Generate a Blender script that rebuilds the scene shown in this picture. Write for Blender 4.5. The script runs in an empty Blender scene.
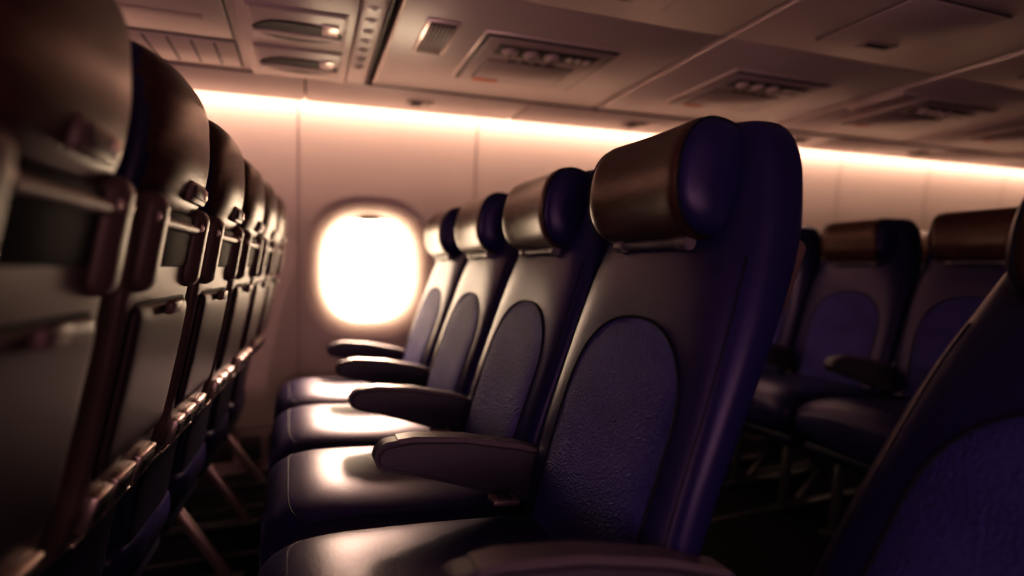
import bpy, bmesh, math
from mathutils import Vector, Matrix
S = bpy.context.scene
C = 0.975
F = 560.0
TH = math.atan(207/560)

# ---------------------------------------------------------------- materials
def mat(name, col, rough=0.5, metal=0.0, coat=0.0, noise=None, bump=None, spec=0.5, emis=None, streak=None, tint=None):
    m = bpy.data.materials.new(name); m.use_nodes = True
    nt = m.node_tree; b = nt.nodes['Principled BSDF']
    b.inputs['Base Color'].default_value = (*col, 1)
    b.inputs['Roughness'].default_value = rough
    b.inputs['Metallic'].default_value = metal
    b.inputs['Coat Weight'].default_value = coat
    b.inputs['Specular IOR Level'].default_value = spec
    if tint: b.inputs['Specular Tint'].default_value = (*tint, 1)
    tc = nt.nodes.new('ShaderNodeTexCoord')
    if noise:
        sc, amt = noise
        n = nt.nodes.new('ShaderNodeTexNoise'); n.inputs['Scale'].default_value = sc
        n.inputs['Detail'].default_value = 6
        if streak:
            mp = nt.nodes.new('ShaderNodeMapping'); mp.inputs['Scale'].default_value = streak
            nt.links.new(tc.outputs['Object'], mp.inputs[0]); nt.links.new(mp.outputs[0], n.inputs['Vector'])
        else:
            nt.links.new(tc.outputs['Object'], n.inputs['Vector'])
        r = nt.nodes.new('ShaderNodeValToRGB')
        r.color_ramp.elements[0].position = .3; r.color_ramp.elements[1].position = .7
        r.color_ramp.elements[0].color = (*[c*(1-amt) for c in col], 1)
        r.color_ramp.elements[1].color = (*[min(1, c*(1+amt)) for c in col], 1)
        nt.links.new(n.outputs['Fac'], r.inputs[0]); nt.links.new(r.outputs[0], b.inputs['Base Color'])
    if bump:
        kind, sc, st, dist = bump
        if kind == 'v':
            t = nt.nodes.new('ShaderNodeTexVoronoi'); out = t.outputs['Distance']
        else:
            t = nt.nodes.new('ShaderNodeTexNoise'); out = t.outputs['Fac']
        t.inputs['Scale'].default_value = sc
        nt.links.new(tc.outputs['Object'], t.inputs['Vector'])
        bp = nt.nodes.new('ShaderNodeBump'); bp.inputs['Strength'].default_value = st
        bp.inputs['Distance'].default_value = dist
        nt.links.new(out, bp.inputs['Height']); nt.links.new(bp.outputs[0], b.inputs['Normal'])
    if emis:
        b.inputs['Emission Color'].default_value = (*emis[0], 1); b.inputs['Emission Strength'].default_value = emis[1]
    return m

M_LEATHER = mat('navy_leather', (.016, .0115, .070), .35, noise=(6, .15), bump=('v', 330, .25, .0008), spec=.34, tint=(.95, .74, 1))
M_INSET = mat('navy_mesh_fabric', (.060, .048, .225), .62, noise=(9, .2), bump=('v', 230, 1, .0035), spec=.2, tint=(.85, .7, 1))
M_SHELL = mat('dark_navy_shell', (.009, .007, .032), .40, noise=(5, .1), spec=.32)
M_BROWN = mat('brown_leather', (.062, .025, .021), .32, noise=(7, .4), streak=(3, 3, 14), bump=('v', 300, .2, .0008), spec=.38, tint=(1, .78, .74))
M_PIPE = mat('seam_piping', (.008, .006, .018), .65, spec=.2)
M_ARM = mat('armrest_plastic', (.072, .056, .080), .44, noise=(12, .1), spec=.4)
M_ARMTRIM = mat('armrest_trim', (.13, .10, .12), .38)
M_FRAME = mat('tray_frame_plastic', (.115, .068, .070), .40, noise=(10, .08), spec=.36, tint=(1, .76, .76))
M_TRAY = mat('tray_plastic', (.042, .024, .034), .43, noise=(8, .12), spec=.24, tint=(1, .72, .74))
M_METAL = mat('brushed_metal', (.45, .34, .33), .35, metal=.8, noise=(20, .1))
M_LEG = mat('seat_leg_metal', (.040, .034, .042), .45, metal=.3)
M_DARK = mat('dark_recess', (.010, .007, .010), .7, spec=.2)
M_WALL = mat('wall_plastic', (.60, .475, .435), .45, noise=(2, .03))
M_CEIL = mat('ceiling_plastic', (.54, .42, .41), .33, noise=(3, .05))
M_CEIL2 = mat('ceiling_unit_plastic', (.39, .29, .285), .34, noise=(6, .06))
M_GAP = mat('panel_gap', (.04, .027, .030), .6)
M_TRIM = mat('light_metal_trim', (.85, .70, .66), .25, metal=.3)
M_LABEL = mat('orange_label', (.75, .15, .05), .5)
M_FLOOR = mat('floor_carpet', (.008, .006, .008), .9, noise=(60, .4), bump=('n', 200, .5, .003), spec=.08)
M_LENS = mat('lamp_lens', (.55, .47, .43), .2)

# ---------------------------------------------------------------- mesh helpers
def from_pydata(name, v, f, mats, smooth=True, mi=None):
    me = bpy.data.meshes.new(name); me.from_pydata([tuple(p) for p in v], [], f)
    for m in mats: me.materials.append(m)
    bm = bmesh.new(); bm.from_mesh(me); bmesh.ops.recalc_face_normals(bm, faces=bm.faces)
    for i, fc in enumerate(bm.faces): fc.smooth = smooth
    bm.to_mesh(me); bm.free()
    if mi:
        for i, p in enumerate(me.polygons): p.material_index = mi[i]
    return me

def loft(name, rings, m, smooth=True, matfn=None, mats=None):
    n = len(rings[0]); v = []; f = []
    for r in rings: v += r
    for i in range(len(rings)-1):
        for j in range(n):
            k = (j+1) % n
            f.append((i*n+j, i*n+k, (i+1)*n+k, (i+1)*n+j))
    for i, s in ((0, 1), (len(rings)-1, -1)):
        c = sum((Vector(p) for p in rings[i]), Vector())/n
        v.append(c); ci = len(v)-1
        for j in range(n):
            k = (j+1) % n
            f.append((ci, i*n+j, i*n+k))
    mi = None
    if matfn:
        mi = []
        for fc in f:
            c = sum((Vector(v[a]) for a in fc), Vector())/len(fc); mi.append(matfn(c))
    return from_pydata(name, v, f, mats or [m], smooth, mi)

def tube(name, pts, r, m, closed=False, n=8):
    pts = [Vector(p) for p in pts]; N = len(pts); v = []; f = []
    for i, p in enumerate(pts):
        if closed: t = pts[(i+1) % N]-pts[i-1]
        else: t = pts[min(i+1, N-1)]-pts[max(i-1, 0)]
        t.normalize()
        up = Vector((1, .13, .07)) if abs(t.x) < .9 else Vector((0, 0, 1))
        a = t.cross(up).normalized(); b = t.cross(a)
        for j in range(n):
            an = 2*math.pi*j/n; v.append(p+a*r*math.cos(an)+b*r*math.sin(an))
    for i in range(N if closed else N-1):
        i2 = (i+1) % N
        for j in range(n):
            k = (j+1) % n; f.append((i*n+j, i*n+k, i2*n+k, i2*n+j))
    if not closed:
        f.append(tuple(range(n))); f.append(tuple(range((N-1)*n, N*n)))
    return from_pydata(name, v, f, [m])

class Boxes:
    def __init__(s, name): s.bm = bmesh.new(); s.name = name; s.mats = []
    def mi(s, m):
        if m not in s.mats: s.mats.append(m)
        return s.mats.index(m)
    def box(s, c, size, m, bev=.004, rot=None, seg=2):
        bm = bmesh.new()
        bmesh.ops.create_cube(bm, size=1, matrix=Matrix.Diagonal((*size, 1)))
        if bev: bmesh.ops.bevel(bm, geom=bm.edges[:], offset=min(bev, min(size)*.49), segments=seg, affect='EDGES', profile=.5)
        s._add(bm, c, rot, m)
    def cyl(s, c, r, h, m, rot=None, bev=.002, seg=24, r2=None):
        bm = bmesh.new()
        bmesh.ops.create_cone(bm, cap_ends=True, segments=seg, radius1=r, radius2=r if r2 is None else r2, depth=h)
        if bev:
            ed = [e for e in bm.edges if abs(e.verts[0].co.z-e.verts[1].co.z) < 1e-6]
            bmesh.ops.bevel(bm, geom=ed, offset=bev, segments=2, affect='EDGES')
        s._add(bm, c, rot, m)
    def poly(s, pts, axis_half, m, bev=.01, seg=3, c=(0, 0, 0), rot=None):
        bm = bmesh.new()
        a = [bm.verts.new((p[0], -axis_half, p[1])) for p in pts]
        b = [bm.verts.new((p[0], axis_half, p[1])) for p in pts]
        f1 = bm.faces.new(a); f2 = bm.faces.new(b[::-1]); n = len(pts)
        for i in range(n): bm.faces.new((a[i], b[i], b[(i+1) % n], a[(i+1) % n]))
        bmesh.ops.recalc_face_normals(bm, faces=bm.faces)
        if bev:
            ed = list(set(f1.edges[:]+f2.edges[:]))
            bmesh.ops.bevel(bm, geom=ed, offset=bev, segments=seg, affect='EDGES')
        s._add(bm, c, rot, m)
    def _add(s, bm, c, rot, m):
        if rot is not None: bm.transform(rot.to_4x4())
        bm.transform(Matrix.Translation(c)); k = s.mi(m)
        for f in bm.faces: f.material_index = k; f.smooth = True
        tmp = bpy.data.meshes.new('t'); bm.to_mesh(tmp); bm.free(); s.bm.from_mesh(tmp); bpy.data.meshes.remove(tmp)
    def mesh(s):
        me = bpy.data.meshes.new(s.name); s.bm.to_mesh(me); s.bm.free()
        for m in s.mats: me.materials.append(m)
        try: me.set_sharp_from_angle(angle=math.radians(35))
        except Exception: pass
        return me

def obj(name, me, parent=None, loc=(0, 0, 0)):
    o = bpy.data.objects.new(name, me); S.collection.objects.link(o); o.location = loc
    if parent: o.parent = parent
    return o

def RY(d): return Matrix.Rotation(math.radians(d), 3, 'Y')
def RX(d): return Matrix.Rotation(math.radians(d), 3, 'X')
def RZ(d): return Matrix.Rotation(math.radians(d), 3, 'Z')

def interp(tab, h):
    n = len(tab)
    if h <= tab[0][0]: return tab[0][1:]
    if h >= tab[-1][0]: return tab[-1][1:]
    for i in range(n-1):
        if tab[i][0] <= h <= tab[i+1][0]: break
    p1, p2 = tab[i], tab[i+1]; p0 = tab[max(i-1, 0)]; p3 = tab[min(i+2, n-1)]
    d = p2[0]-p1[0]; t = (h-p1[0])/d; out = []
    for k in range(1, len(p1)):
        m1 = (p2[k]-p0[k])/max(p2[0]-p0[0], 1e-6)*d; m2 = (p3[k]-p1[k])/max(p3[0]-p1[0], 1e-6)*d
        out.append((2*t**3-3*t*t+1)*p1[k]+(t**3-2*t*t+t)*m1+(-2*t**3+3*t*t)*p2[k]+(t**3-t*t)*m2)
    return out

def se(t, n):
    c, s_ = math.cos(t), math.sin(t)
    return math.copysign(abs(c)**(2/n), c), math.copysign(abs(s_)**(2/n), s_)

# ---------------------------------------------------------------- seat builder
def build_seat(kind):
    parts = []
    if kind == 'main':
        T = [(.40, .42, .485, .20), (.42, .41, .495, .218), (.50, .422, .512, .232), (.65, .462, .572, .240), (.80, .515, .645, .243),
             (.92, .560, .706, .240), (1.02, .600, .752, .228), (1.10, .626, .775, .212), (1.16, .642, .784, .196),
             (1.195, .652, .780, .178), (1.215, .664, .768, .156), (1.223, .685, .755, .125)]
        TOP = 1.223; HYC = .244; hr = dict(x=.628, h=1.120, hw=.164, hx=.080, hz=.102, tilt=9)
        arch = dict(w=.170, top=.885, bot=.43, ah=.17); conc = .030
    else:
        T = [(.40, .37, .43, .165), (.42, .36, .44, .175), (.55, .37, .465, .182), (.65, .39, .505, .185), (.80, .42, .54, .185),
             (.95, .45, .568, .183), (1.05, .47, .585, .172), (1.15, .49, .605, .158), (1.22, .51, .605, .150),
             (1.25, .525, .60, .138), (1.265, .54, .59, .12), (1.272, .55, .58, .10)]
        TOP = 1.272; HYC = .185; hr = dict(x=.45, h=1.16, hw=.13, hx=.05, hz=.09, tilt=8)
        arch = dict(w=.13, top=.90, bot=.44, ah=.15); conc = .02
    N = 3.0
    def wconc(h): return math.exp(-((h-.72)/.22)**2)
    def front(y, h):
        xf, xr, hy = interp(T, h); q = min(1, abs(y/hy))
        return (xf+xr)/2-(xr-xf)/2*(1-q**N)**(1/N)+conc*(1-q*q)*wconc(h)
    def rear(h): return interp(T, h)[1]
    hs = []
    h0 = T[0][0]
    k = 44
    for i in range(k+1):
        u = i/k; hs.append(h0+(TOP-h0)*(1-(1-u)**1.6 if u > .0 else 0))
    rings = []
    for h in hs:
        xf, xr, hy = interp(T, h); r = []
        for j in range(56):
            a, b = se(2*math.pi*(j+.5)/56, N)
            y = hy*a; x = (xf+xr)/2+(xr-xf)/2*b
            if b < 0: x += conc*(1-(y/hy)**2)*wconc(h)*min(1, -b)
            r.append(Vector((x, y, h)))
        rings.append(r)
    parts.append(('backrest', loft('backrest', rings, M_LEATHER)))
    w, tp, bt, ah = arch['w'], arch['top'], arch['bot'], arch['ah']
    hc = tp-ah; bd = []
    for i in range(44):
        a, b = se(math.pi*i/43, 2.3); bd.append((w*a, hc+ah*b))
    for i in range(1, 15): bd.append((-w*(1-.06*(i/15)), hc-(hc-bt)*i/15))
    for i in range(16): bd.append((-w*.94+2*w*.94*i/15, bt))
    for i in range(1, 15): bd.append((w*(.94+.06*(i/15)), bt+(hc-bt)*i/15))
    NB = len(bd)
    v = []; f = []; NR = 10; hcc = (hc+bt)/2+.05
    for i in range(1, NR+1):
        s_ = i/NR
        for (y, h) in bd:
            yy = y*s_; hh = hcc+(h-hcc)*s_
            bul = .010*(1-s_**4)
            v.append((front(yy, hh)-.001-bul, yy, hh))
    v.append((front(0, hcc)-.011, 0, hcc)); ci = len(v)-1
    for i in range(NR-1):
        for j in range(NB):
            kk = (j+1) % NB; f.append((i*NB+j, i*NB+kk, (i+1)*NB+kk, (i+1)*NB+j))
    for j in range(NB): f.append((ci, j, (j+1) % NB))
    me = from_pydata('inset_panel', v, f, [M_INSET])
    parts.append(('inset_panel', me))
    parts.append(('inset_piping', tube('inset_piping', [(front(y, h)-.002, y, h) for y, h in bd], .0028, M_PIPE, True)))
    for sgn, nm in ((-1, 'bolster_seam_1'), (1, 'bolster_seam_2')):
        pts = []
        for i in range(30):
            h = .46+(.99-.46)*i/29; hy = interp(T, h)[2]
            y = sgn*hy*.90; pts.append((front(y, h)-.0005, y, h))
        parts.append((nm, tube(nm, pts, .002, M_PIPE)))
    # headrest roll
    rg = []; tl = math.radians(hr['tilt']); ny = 40; hw = hr['hw']
    for i in range(ny+1):
        u = -1+2*i/ny; y = hw*u
        e = max(0, (abs(u)-.70)/.30); sc = 1-(1-math.sqrt(max(0, 1-e**2.2)))*.74
        r = []
        for j in range(48):
            a, b = se(2*math.pi*j/48, 2.3)
            x = hr['hx']*sc*a; z = hr['hz']*(1-(1-sc)*.62)*b
            X = hr['x']+x*math.cos(tl)+z*math.sin(tl); Z = hr['h']-x*math.sin(tl)+z*math.cos(tl)
            X += -.012*u*u
            r.append(Vector((X, y*1.0, Z)))
        rg.append(r)
    iu = int(round((.85+1)/2*ny)); lim = hw*(-1+2*iu/ny)-1e-4
    parts.append(('headrest', loft('headrest', rg, None, matfn=lambda c: 1 if abs(c.y) > lim else 0, mats=[M_BROWN, M_LEATHER])))
    for i in (iu, ny-iu):
        ring = rg[i]
        cc = sum(ring, Vector())/len(ring)
        parts.append(('headrest_piping_%d' % (1 if i == iu else 2), tube('headrest_piping', [cc+(p-cc)*1.004 for p in ring], .0026, M_PIPE, True)))
    B = Boxes('headrest_hinge')
    xb = hr['x']-.034; zb = hr['h']-hr['hz']-.002
    B.cyl((xb, 0, zb), .010, hw*1.1, M_ARM, RX(90))
    B.cyl((xb, hw*.58, zb), .013, .03, M_ARMTRIM, RX(90)); B.cyl((xb, -hw*.58, zb), .013, .03, M_ARMTRIM, RX(90))
    B.box((xb+.03, 0, zb), (.06, hw*.9, .016), M_ARM, .004)
    parts.append(('headrest_hinge', B.mesh()))
    # cushion
    dz = .034 if kind == 'main' else 0
    CT = [(-.075, .420, .375, HYC*.84), (-.070, .438, .358, HYC*.90), (-.055, .458, .340, HYC*.955), (-.030, .474, .328, HYC*.985), (.02, .486, .32, HYC*1.0), (.10, .486, .322, HYC*1.01),
          (.22, .476, .33, HYC*1.01), (.34, .466, .335, HYC*.99), (.42, .462, .34, HYC*.96), (.45, .45, .35, HYC*.9)]
    CT = [(a, b+dz, c, d) for a, b, c, d in CT]
    def dish(x, y): return .010*(1-min(1, (y/HYC)**2))*max(0, min(1, (x+.02)/.15))
    def ctop(x, y):
        zt, zb_, hy = interp(CT, x); q = min(1, abs(y/hy)); return (zt+zb_)/2+(zt-zb_)/2*(1-q**2.8)**(1/2.8)
    rg2 = []
    xs = [-.075+.03*(i/8)**1.5 for i in range(8)]+[-.045+.495*i/22 for i in range(23)]
    for x in xs:
        zt, zb_, hy = interp(CT, x); r = []
        for j in range(64):
            a, b = se(2*math.pi*(j+.5)/64, 2.8)
            z = (zt+zb_)/2+(zt-zb_)/2*b
            if b > 0: z -= dish(x, hy*a)
            r.append(Vector((x, hy*a, z)))
        rg2.append(r)
    parts.append(('seat_cushion', loft('seat_cushion', rg2, M_LEATHER)))
    pts = []
    for i in range(41):
        u = -1+2*i/40; y = HYC*.90*u; x = -.025+.04*u**8; pts.append((x, y, ctop(x, y)-.0008-dish(x, y)))
    xs2 = [-.025+.04+.40*i/20 for i in range(1, 21)]
    L = [(x, -HYC*.90, ctop(x, HYC*.90)-.0008-dish(x, HYC*.9)) for x in xs2][::-1]
    R = [(x, HYC*.90, ctop(x, HYC*.90)-.0008-dish(x, HYC*.9)) for x in xs2]
    parts.append(('cushion_piping', tube('cushion_piping', L+pts+R, .0014, M_PIPE)))
    B = Boxes('seat_frame')
    B.box((.2, 0, .31), (.46, HYC*1.86, .05), M_SHELL, .015)
    for x in (.06, .36):
        B.cyl((x, 0, .285), .022, HYC*1.98, M_LEG, RX(90))
    yl = HYC*.55
    def beam(p, q, r=.016, ww=.03):
        p = Vector(p); q = Vector(q); d = q-p; ang = math.degrees(math.atan2(d.x, d.z))
        B.box((p+q)/2, (r*2, ww, d.length), M_LEG if kind == 'main' else M_METAL, .008, RY(ang))
    for y in ((yl,) if kind == 'left' else (-yl, yl)):
        beam((.06, y, .28), (.02, y, .02)); beam((.36, y, .28), (.525, y, .02)); beam((.36, y, .27), (.10, y, .03), .011)
        B.box((.27, y, .012), (.60, .045, .022), M_LEG, .006)
    parts.append(('seat_frame', B.mesh()))
    # rear assembly
    wf = HYC*.90 if kind == 'left' else HYC*.8
    b0 = .585; t0 = 1.03 if kind == 'left' else .98
    def slab(name, ha, hb, hy, off0, off1, m, n=7, taper=.0):
        rr = []
        K = 26
        for i in range(K+1):
            u = i/K; e = min(u, 1-u)*K/3.0; sc = 1 if e >= 1 else (1-(1-e)**2.4*.06)
            h = ha+(hb-ha)*u; xr = rear(h); r = []
            hh = hy*sc*(1-taper*(1-u)); th = (off1-off0)/2*(1 if e >= 1 else .55+.45*math.sqrt(1-(1-e)**2))
            for j in range(40):
                a, b = se(2*math.pi*(j+.5)/40, n)
                r.append(Vector((xr+(off0+off1)/2+th*b, hh*a, h)))
            rr.append(r)
        return loft(name, rr, m)
    def tiltat(h): return math.degrees(math.atan2(rear(h+.04)-rear(h-.04), .08))
    parts.append(('tray_frame', slab('tray_frame', b0, t0, wf, -.02, .016, M_FRAME, 7, .06)))
    parts.append(('tray_recess', slab('tray_recess', b0+.095, t0-.095, wf*.86, -.01, .0185, M_DARK, 7)))
    parts.append(('tray_table', slab('tray_table', b0+.108, t0-.108, wf*.80, -.01, .028, M_TRAY, 7)))
    B = Boxes('tray_hardware')
    for sy in (-1, 1):
        h = t0-.02; B.box((rear(h)+.012, sy*wf*.77, h), (.045, wf*.32, .14), M_FRAME, .020, RY(tiltat(h)), 5)
        B.cyl((rear(h-.02)+.03, sy*wf*.77, h+.035), .012, wf*.26, M_METAL, RX(90))
    h = t0+.0; B.box((rear(h)+.004, 0, h-.01), (.03, wf*1.1, .09), M_DARK, .008, RY(tiltat(h)))
    B.cyl((rear(h)+.022, 0, h+.01), .009, wf*1.2, M_FRAME, RX(90))
    h = t0-.118; B.box((rear(h)+.034, 0, h), (.014, .055, .022), M_FRAME, .005, RY(tiltat(h)))
    for yy, ww in ((-.60, .36), (-.10, .50), (.52, .50)):
        h = b0+.058; B.box((rear(h)+.02, yy*wf, h), (.018, ww*wf, .052), M_METAL, .005, RY(tiltat(h)))
        B.box((rear(h)+.030, yy*wf, h), (.004, ww*wf*.65, .026), M_DARK, .001, RY(tiltat(h)))
    h = b0+.018; B.box((rear(h)+.018, 0, h), (.01, wf*1.5, .008), M_METAL, .003, RY(tiltat(h)))
    parts.append(('tray_hardware', B.mesh()))
    parts.append(('literature_pocket', slab('literature_pocket', .42, b0+.005, wf*.86, -.02, .012, M_SHELL, 5)))
    if kind == 'left':
        rr = []; K = 26
        for i in range(K+1):
            u = i/K; h = 1.046+(1.288-1.046)*u
            xr = rear(min(h, 1.2)); s1 = math.sqrt(max(0.02, 1-abs(2*u-1)**6)); r = []
            cx = xr-.026-.02*max(0, u-.75)*4*.5; hx = .054*s1; hy = .165*(.90+.10*s1)*(1-.10*u)
            for j in range(56):
                a, b = se(2*math.pi*(j+.5)/56, 3.6)
                x = cx+hx*b-(.010*a*a if b > 0 else 0)
                r.append(Vector((x, hy*a, h)))
            rr.append(r)
        parts.append(('headrest_cover', loft('headrest_cover', rr, None, matfn=lambda c: 0 if (c.x > rear(min(c.z, 1.2))-.016 and abs(c.y) < .150) else 1, mats=[M_BROWN, M_LEATHER])))
        B = Boxes('headrest_latch'); h = 1.095
        B.box((rear(h)+.026, .02, h), (.014, .10, .036), M_FRAME, .006, RY(4))
        B.box((rear(h)+.034, .02, h), (.005, .075, .020), M_TRAY, .002, RY(4))
        B.box((rear(h)+.036, .045, h), (.005, .02, .016), M_METAL, .002, RY(4))
        parts.append(('headrest_latch', B.mesh()))
    return parts

def armrest_mesh():
    B = Boxes('armrest')
    o = [(.54, .560), (.54, .470)]
    o += [(.46, .478), (.37, .505), (.29, .535), (.22, .560), (.178, .572)]
    for i in range(7):
        a = math.radians(-100-150*i/6); o.append((.165+.036*math.cos(a)*1.0, .608+.030*math.sin(a)))
    o += [(.205, .640), (.31, .628), (.43, .600)]
    B.poly(o, .027, M_ARM, .010)
    o2 = [(.175, .6405), (.205, .6425), (.31, .6305), (.43, .6025), (.53, .567), (.53, .560), (.43, .592), (.31, .620), (.205, .632), (.175, .632)]
    B.poly(o2, .022, M_ARMTRIM, .003)
    B.cyl((.50, 0, .515), .03, .058, M_SHELL, RX(90), .004)
    return B.mesh()

MAIN = build_seat('main'); LEFT = build_seat('left'); ARM = armrest_mesh()
B = Boxes('belt'); dz = .032
B.box((.37, .17, .486+dz), (.055, .045, .012), M_METAL, .005, RY(6)); B.box((.37, .17, .493+dz), (.03, .03, .005), M_LEG, .002, RY(6))
B.box((.40, -.18, .478+dz), (.10, .036, .005), M_SHELL, .001, RY(3))
BELT = B.mesh()

def seat(parts, loc, rz, arms=(), belt=False, recl=0, sz=1):
    e = bpy.data.objects.new('airplane_seat', None); S.collection.objects.link(e)
    e.location = loc; e.rotation_euler = (0, 0, math.radians(rz)); e.empty_display_size = .1; e.scale = (1, 1, sz)
    fixed = ('seat_cushion', 'cushion_piping', 'seat_frame')
    for n, m in parts:
        o = obj(n, m, e)
        if recl and n not in fixed:
            R = Matrix.Translation((.45, 0, .42)) @ Matrix.Rotation(math.radians(recl), 4, 'Y') @ Matrix.Translation((-.45, 0, -.42))
            o.matrix_local = R
    for y in arms: obj('armrest', ARM, e, (0, y, 0))
    if belt: obj('seat_belt', BELT, e)
    return e

P = .5
for i in range(4):
    y = .86+P*i
    seat(MAIN, (-(y-.86)*.022, y, 0), 1.3, ((-.25, .25) if i == 0 else (.25,)), True)
for i in range(6):
    y = .65+.4*i
    seat(LEFT, (-.79+(y-1.05)*.049, y, 0), -2.8)
for i in range(4):
    seat(MAIN, (1.78, .87+P*i, 0), 0, ((-.25, .25) if i == 0 else (.25,)), sz=.975)
for i in range(4):
    seat(MAIN, (2.88, .87+P*i, 0), 0, ((-.25, .25) if i == 0 else (.25,)), sz=.975)
for i in range(3):
    seat(MAIN, (4.0, 1.37+P*i, 0), 0, (.25,), sz=.975)
seat(MAIN, (.10, .325, 0), 0, (), False, 21)

# ---------------------------------------------------------------- room
X0, X1, Y0 = -4.0, 7.0, -1.7
PROF = [(2.93, 0), (2.93, .22), (2.905, .26), (2.9, .35), (2.9, 1.40), (2.897, 1.46), (2.89, 1.53), (2.878, 1.60), (2.862, 1.68), (2.845, 1.745), (2.835, 1.81)]
WIN = [(.316, .972), (1.34, .972)]
WA, WB = .330, .368
HZ0, HZ1 = .55, 1.40
v = []; f = []
def quad(a, b, c, d):
    n = len(v); v.extend([a, b, c, d]); f.append((n, n+1, n+2, n+3))
segs = [X0, WIN[0][0]-.4, WIN[0][0]+.4, WIN[1][0]-.4, WIN[1][0]+.4, X1]
for (ya, za), (yb, zb) in zip(PROF[:-1], PROF[1:]):
    for a, b in zip(segs[:-1], segs[1:]):
        if za == .35:
            quad((a, 2.9, .35), (b, 2.9, .35), (b, 2.9, HZ0), (a, 2.9, HZ0)); continue
        quad((a, ya, za), (b, ya, za), (b, yb, zb), (a, yb, zb))
for a, b in ((0, 1), (2, 3), (4, 5)):
    quad((segs[a], 2.9, HZ0), (segs[b], 2.9, HZ0), (segs[b], 2.9, HZ1), (segs[a], 2.9, HZ1))
for cx, cz in WIN:
    xa, xb = cx-.4, cx+.4
    angs = [2*math.pi*i/80 for i in range(80)]+[math.atan2(zz-cz, xx-cx) % (2*math.pi) for xx in (xa, xb) for zz in (HZ0, HZ1)]
    angs = sorted(set(angs)); n = len(angs); inn = []; out = []
    for t in angs:
        c, s_ = math.cos(t), math.sin(t)
        k = (abs(c/WA)**2.7+abs(s_/WB)**2.7)**(-1/2.7); inn.append((cx+k*c, 2.9, cz+k*s_))
        kx = (xb-cx)/c if c > 1e-9 else ((xa-cx)/c if c < -1e-9 else 1e9)
        kz = (HZ1-cz)/s_ if s_ > 1e-9 else ((HZ0-cz)/s_ if s_ < -1e-9 else 1e9)
        k = min(kx, kz); out.append((cx+k*c, 2.9, cz+k*s_))
    for i in range(n):
        j = (i+1) % n; quad(inn[i], inn[j], out[j], out[i])
bmw = from_pydata('wall_window_side', v, f, [M_WALL], False)
bb = bmesh.new(); bb.from_mesh(bmw); bmesh.ops.remove_doubles(bb, verts=bb.verts, dist=1e-4)
bmesh.ops.recalc_face_normals(bb, faces=bb.faces)
for fc in bb.faces: fc.smooth = fc.calc_center_median().z > .3
bb.to_mesh(bmw); bb.free()
if sum(p.normal.y for p in bmw.polygons) > 0: bmw.flip_normals()
nrm = []
for lp in bmw.loops:
    z = bmw.vertices[lp.vertex_index].co.z
    if z <= 1.405: nrm.append((0, -1, 0))
    else:
        s_ = min(1, (z-1.40)/.38)*.16; nrm.append(tuple(Vector((0, -1, -s_)).normalized()))
try: bmw.normals_split_custom_set(nrm)
except Exception as ex: print(ex)
obj('wall_window_side', bmw)

def ringpts(cx, cz, a, b, y, n=2.7, N=80):
    return [Vector((cx+a*se(2*math.pi*i/N, n)[0], y, cz+b*se(2*math.pi*i/N, n)[1])) for i in range(N)]
def band(name, rings, m):
    n = len(rings[0]); vv = []; ff = []
    for r in rings: vv += r
    for i in range(len(rings)-1):
        for j in range(n):
            k = (j+1) % n; ff.append((i*n+j, i*n+k, (i+1)*n+k, (i+1)*n+j))
    return from_pydata(name, vv, ff, [m])
for i, (cx, cz) in enumerate(WIN):
    e = bpy.data.objects.new('window_%d' % (i+1), None); S.collection.objects.link(e)
    rs = [ringpts(cx, cz, .334, .372, 2.9002), ringpts(cx, cz, .330, .368, 2.8997), ringpts(cx, cz, .315, .352, 2.902), ringpts(cx, cz, .295, .331, 2.909),
          ringpts(cx, cz, .275, .311, 2.922), ringpts(cx, cz, .256, .291, 2.942), ringpts(cx, cz, .242, .277, 2.966), ringpts(cx, cz, .232, .266, 2.995), ringpts(cx, cz, .229, .263, 3.04)]
    obj('window_surround', band('window_surround', rs, M_WALL), e)  # shape flared wide to catch sky light as a glow ring
    B = Boxes('window_shade')
    B.box((cx, 3.005, cz+.260), (.30, .012, .018), M_CEIL2, .004)
    B.box((cx, 2.995, cz+.252), (.09, .016, .010), M_GAP, .003)
    if i == 1: B.box((cx, 3.015, cz), (.53, .006, .60), M_CEIL, .002)  # closed blind added on the hidden window to keep sun off the floor
    obj('window_shade', B.mesh(), e)

k = 1
for xs_ in (-1.2, -.03, .86, 1.78, 2.62, 3.5, 4.4, 5.3):
    vv = []; ff = []
    for (y, z) in PROF[2:]:
        vv += [(xs_-.004, y-.0015, z), (xs_+.004, y-.0015, z)]
    for i in range(len(PROF[2:])-1): ff.append((2*i, 2*i+1, 2*i+3, 2*i+2))
    obj('trim_%d' % k, from_pydata('trim', vv, ff, [M_CEIL2], False)); k += 1
B = Boxes('baseboard_window_side')
B.box(((X0+X1)/2, 2.922, .12), (X1-X0, .02, .20), M_CEIL2, .005)
for i in range(40): B.box((-1.2+i*.12, 2.910, .12), (.085, .004, .11), M_GAP, .002)
obj('baseboard_window_side', B.mesh())

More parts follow.
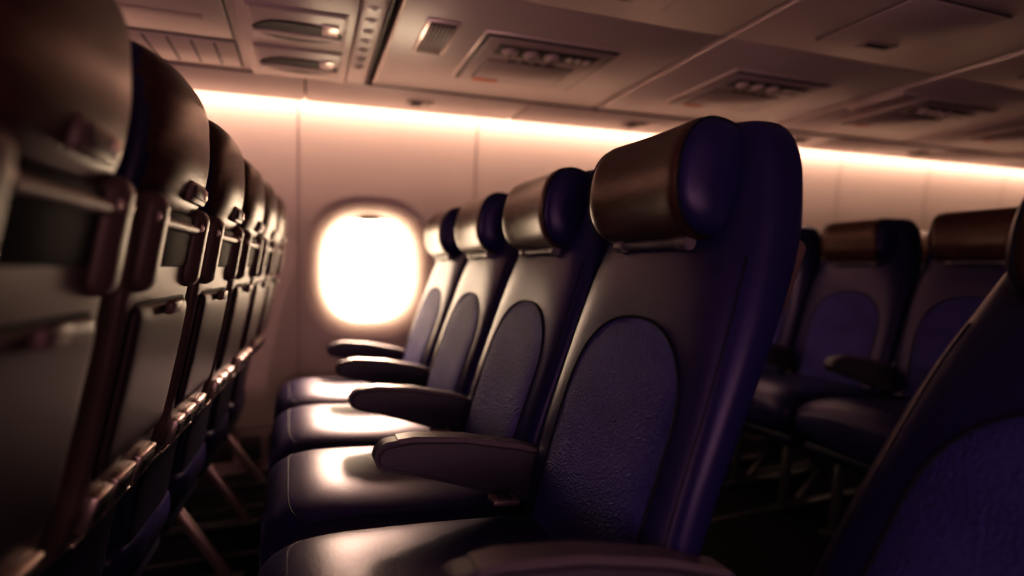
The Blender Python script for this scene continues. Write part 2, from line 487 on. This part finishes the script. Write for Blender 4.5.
def plane(name, pts, m): obj(name, from_pydata(name, pts, [(0, 1, 2, 3)], [m], False))
plane('wall_aisle_side', [(X0, Y0, 0), (X1, Y0, 0), (X1, Y0, 1.81), (X0, Y0, 1.81)], M_CEIL)
plane('wall_front', [(X0, Y0, 0), (X0, 2.95, 0), (X0, 2.95, 1.81), (X0, Y0, 1.81)], M_WALL)
plane('wall_rear', [(X1, Y0, 0), (X1, 2.95, 0), (X1, 2.95, 1.81), (X1, Y0, 1.81)], M_WALL)
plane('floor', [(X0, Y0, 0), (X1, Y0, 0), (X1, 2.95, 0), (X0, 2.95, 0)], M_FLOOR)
B = Boxes('trim_seat_rails')
for y in (1.0, 1.75, 2.1, 2.5, 2.75): B.box(((X0+X1)/2, y, .003), (X1-X0, .03, .006), M_LEG, .001)
obj('trim_seat_rails', B.mesh())

# ceiling
CZ = 1.745
B = Boxes('ceiling')
B.box(((X0+X1)/2, (Y0+2.95)/2, 1.82), (X1-X0, 2.95-Y0, .03), M_GAP, 0)
seamx = [-3.9, -2.9, -1.85, -.80, .255, 1.32, 2.40, 3.45, 4.5, 5.55, 6.9]
for a, b in zip(seamx[:-1], seamx[1:]):
    g = .009
    for ya, yb in ((-1.68, -.6), (-.6, .45), (.45, 1.52), (1.52, 2.42)):
        B.box(((a+b)/2, (ya+yb)/2, CZ+.022), (b-a-2*g, yb-ya-.006, .044), M_CEIL, .005)
for i in range(11):
    a = X0+i*1.0; B.box((a+.5, (2.42+2.765)/2, CZ+.019), (.992, .34, .048), M_CEIL, .010, None, 4)
obj('ceiling', B.mesh())
B = Boxes('trim_ceiling_seams')
for xx in seamx[1:-1]:
    B.box((xx+.016, .40, CZ-.001), (.008, 4.0, .006), M_TRIM, .002)
B.box(((X0+X1)/2, 2.424, CZ+.004), (X1-X0, .006, .012), M_GAP, .001)
obj('trim_ceiling_seams', B.mesh())

def service_unit(cx, cy):
    B = Boxes('overhead_service_unit')
    B.box((cx, cy, CZ-.001), (.515, .465, .010), M_TRIM, .004)
    B.box((cx, cy, CZ-.003), (.50, .45, .014), M_GAP, .006)
    B.box((cx, cy, CZ-.007), (.475, .425, .016), M_CEIL2, .006)
    B.box((cx-.02, cy+.07, CZ-.0135), (.356, .216, .004), M_TRIM, .002)
    B.box((cx-.02, cy+.07, CZ-.0145), (.350, .210, .004), M_GAP, .002)
    B.box((cx-.02, cy+.07, CZ-.016), (.335, .195, .006), M_CEIL2, .003)
    B.box((cx, cy-.13, CZ-.0145), (.38, .085, .006), M_GAP, .003)
    for i, dx in enumerate((-.14, -.06, .02)):
        B.cyl((cx+dx, cy-.13, CZ-.019), .028, .016, M_CEIL, None, .004); B.cyl((cx+dx, cy-.13, CZ-.029), .015, .010, M_LENS, None, .003)
        B.cyl((cx+dx, cy-.13, CZ-.034), .006, .006, M_DARK)
    for i in range(3): B.box((cx+.09+.035*i, cy-.13, CZ-.018), (.022, .030, .008), M_LENS, .003)
    B.box((cx-.13, cy+.192, CZ-.016), (.10, .024, .003), M_LABEL, .001)
    for i in range(4): B.box((cx-.10+.05*i, cy-.045, CZ-.0165), (.03, .010, .003), M_GAP, .001)
    obj('overhead_service_unit', B.mesh())
for cx in (-1.3, .81, 1.83, 2.92, 3.97, 5.0): service_unit(cx, 1.965)
for cx in (.79, 1.83, 2.92): 
    B = Boxes('ceiling_access_panel')
    B.box((cx, 1.25, CZ-.001), (.42, .34, .006), M_GAP, .002); B.box((cx, 1.25, CZ-.003), (.41, .33, .008), M_CEIL, .003)
    B.box((cx+.02, 1.375, CZ-.007), (.15, .05, .006), M_CEIL2, .002)
    B.box((cx+.02, 1.375, CZ-.010), (.10, .02, .003), M_GAP, .001)
    obj('ceiling_access_panel', B.mesh())
for cx in (.41, 2.52):
    B = Boxes('air_louver')
    B.box((cx, 1.845, CZ-.002), (.11, .27, .014), M_TRIM, .004); B.box((cx, 1.845, CZ-.008), (.085, .245, .008), M_DARK, .002)
    for i in range(6): B.box((cx-.033+i*.0132, 1.845, CZ-.012), (.006, .24, .008), M_CEIL2, .001, RY(30))
    obj('air_louver', B.mesh())
B = Boxes('ceiling_hatch_panel')
for (x, y, sx, sy) in ((-.40, 2.24, .36, .26), (-.40, 1.93, .36, .32)):
    B.box((x, y, CZ-.001), (sx, sy, .006), M_GAP, .002); B.box((x, y, CZ-.004), (sx-.012, sy-.012, .010), M_CEIL, .004)
for i in range(4): B.box((-.50+i*.07, 2.24, CZ-.009), (.006, .22, .003), M_GAP, .001)
B.box((-.40, 1.93, CZ-.009), (.22, .05, .004), M_CEIL2, .002)
obj('ceiling_hatch_panel', B.mesh())
def crescent(B, cx, cy, w, d, m, zz, th=.008, cut=.45):
    pts = []
    n = 18
    for i in range(n+1):
        u = -1+2*i/n; pts.append((u*w/2, -d/2*(1-u*u)**.5 if abs(u) < 1 else 0))
    for i in range(n-1, 0, -1):
        u = -1+2*i/n; pts.append((u*w/2*.98, d/2*(1-abs(u)**4)*cut))
    B.poly([(p[0], -p[1]) for p in pts], th/2, m, .002, 2, (cx, cy, zz), Matrix.Rotation(math.radians(-90), 3, 'X'))
B = Boxes('air_vent_panel')
B.box((-.02, 2.0, CZ-.004), (.345, .82, .018), M_CEIL, .008)
for cy in (1.88, 2.20):
    B.box((-.02, cy, CZ-.014), (.29, .26, .010), M_CEIL2, .010, None, 3)
    B.box((-.02, cy, CZ-.017), (.275, .245, .010), M_CEIL, .010, None, 3)
    crescent(B, -.02, cy+.02, .27, .15, M_GAP, CZ-.023, cut=.9)
    crescent(B, -.02, cy+.035, .27, .05, M_CEIL, CZ-.027)
    B.box((.075, cy-.02, CZ-.026), (.05, .08, .006), M_TRIM, .003)
obj('air_vent_panel', B.mesh())
B = Boxes('call_button_strip')
B.box((.192, 1.95, CZ-.003), (.075, .90, .016), M_CEIL, .005)
for i in range(8):
    B.cyl((.192, 1.6+i*.085, CZ-.012), .020, .006, M_CEIL, None, .002); B.cyl((.192, 1.6+i*.085, CZ-.016), .011, .005, M_CEIL2, None, .002)
B.box((.238, 1.4, CZ-.003), (.010, 2.0, .012), M_GAP, .002)
obj('call_button_strip', B.mesh())
for xx in (.5, 1.66, 2.8, 3.9):
    B = Boxes('row_sign')
    B.box((xx, 2.60, CZ-.006), (.12, .10, .010), M_CEIL2, .004); B.box((xx-.015, 2.60, CZ-.011), (.05, .06, .004), M_DARK, .002); B.box((xx+.035, 2.60, CZ-.011), (.03, .06, .004), M_LENS, .002)
    obj('row_sign', B.mesh())

# ---------------------------------------------------------------- lights
def area(name, loc, target, sx, sy, power, col):
    l = bpy.data.lights.new(name, 'AREA'); l.shape = 'RECTANGLE'; l.size = sx; l.size_y = sy; l.energy = power; l.color = col
    o = bpy.data.objects.new(name, l); S.collection.objects.link(o); o.location = loc
    d = Vector(target)-Vector(loc); o.rotation_euler = d.to_track_quat('-Z', 'Y').to_euler(); return o
area('low_sun_through_window', (.9, 5.6, 2.35), (.2, 1.7, .5), .8, .8, 430, (1, .66, .50))
area('cove_light', (1.5, 2.795, 1.775), (1.5, 2.86, 1.50), 10.8, .03, 38, (1, .69, .50))
area('forward_cabin_light', (-2.6, 1.3, 1.60), (1.0, 1.5, 1.25), .2, 1.8, 23, (1, .58, .54))
area('ceiling_fill_light', (-.1, -1.5, .9), (.6, 1.7, 1.75), 2.4, .3, 17, (1, .61, .60))  # unseen fill added behind the camera to brighten the ceiling
area('violet_fill_light', (-.6, -1.55, 1.4), (.7, 1.4, .9), 1.6, .25, 3, (.6, .38, 1))  # added fill, no fixture seen; gives the seats their violet cast
w = bpy.data.worlds.new('sky'); S.world = w; w.use_nodes = True
w.node_tree.nodes['Background'].inputs[0].default_value = (1, .74, .50, 1); w.node_tree.nodes['Background'].inputs[1].default_value = 9

# ---------------------------------------------------------------- camera
cam = bpy.data.cameras.new('camera'); co = bpy.data.objects.new('camera', cam); S.collection.objects.link(co)
cam.sensor_width = 36; cam.lens = F/1024*36; cam.shift_y = -21/1024
co.location = (0, 0, C); co.rotation_euler = (math.pi/2, 0, -TH)
cam.clip_start = .02
cam.dof.use_dof = True; cam.dof.focus_distance = 1.08; cam.dof.aperture_fstop = 1.05
S.camera = co
try:
    S.view_settings.view_transform = 'Standard'
    S.view_settings.look = 'Medium High Contrast'
except Exception as ex: print('look', ex)
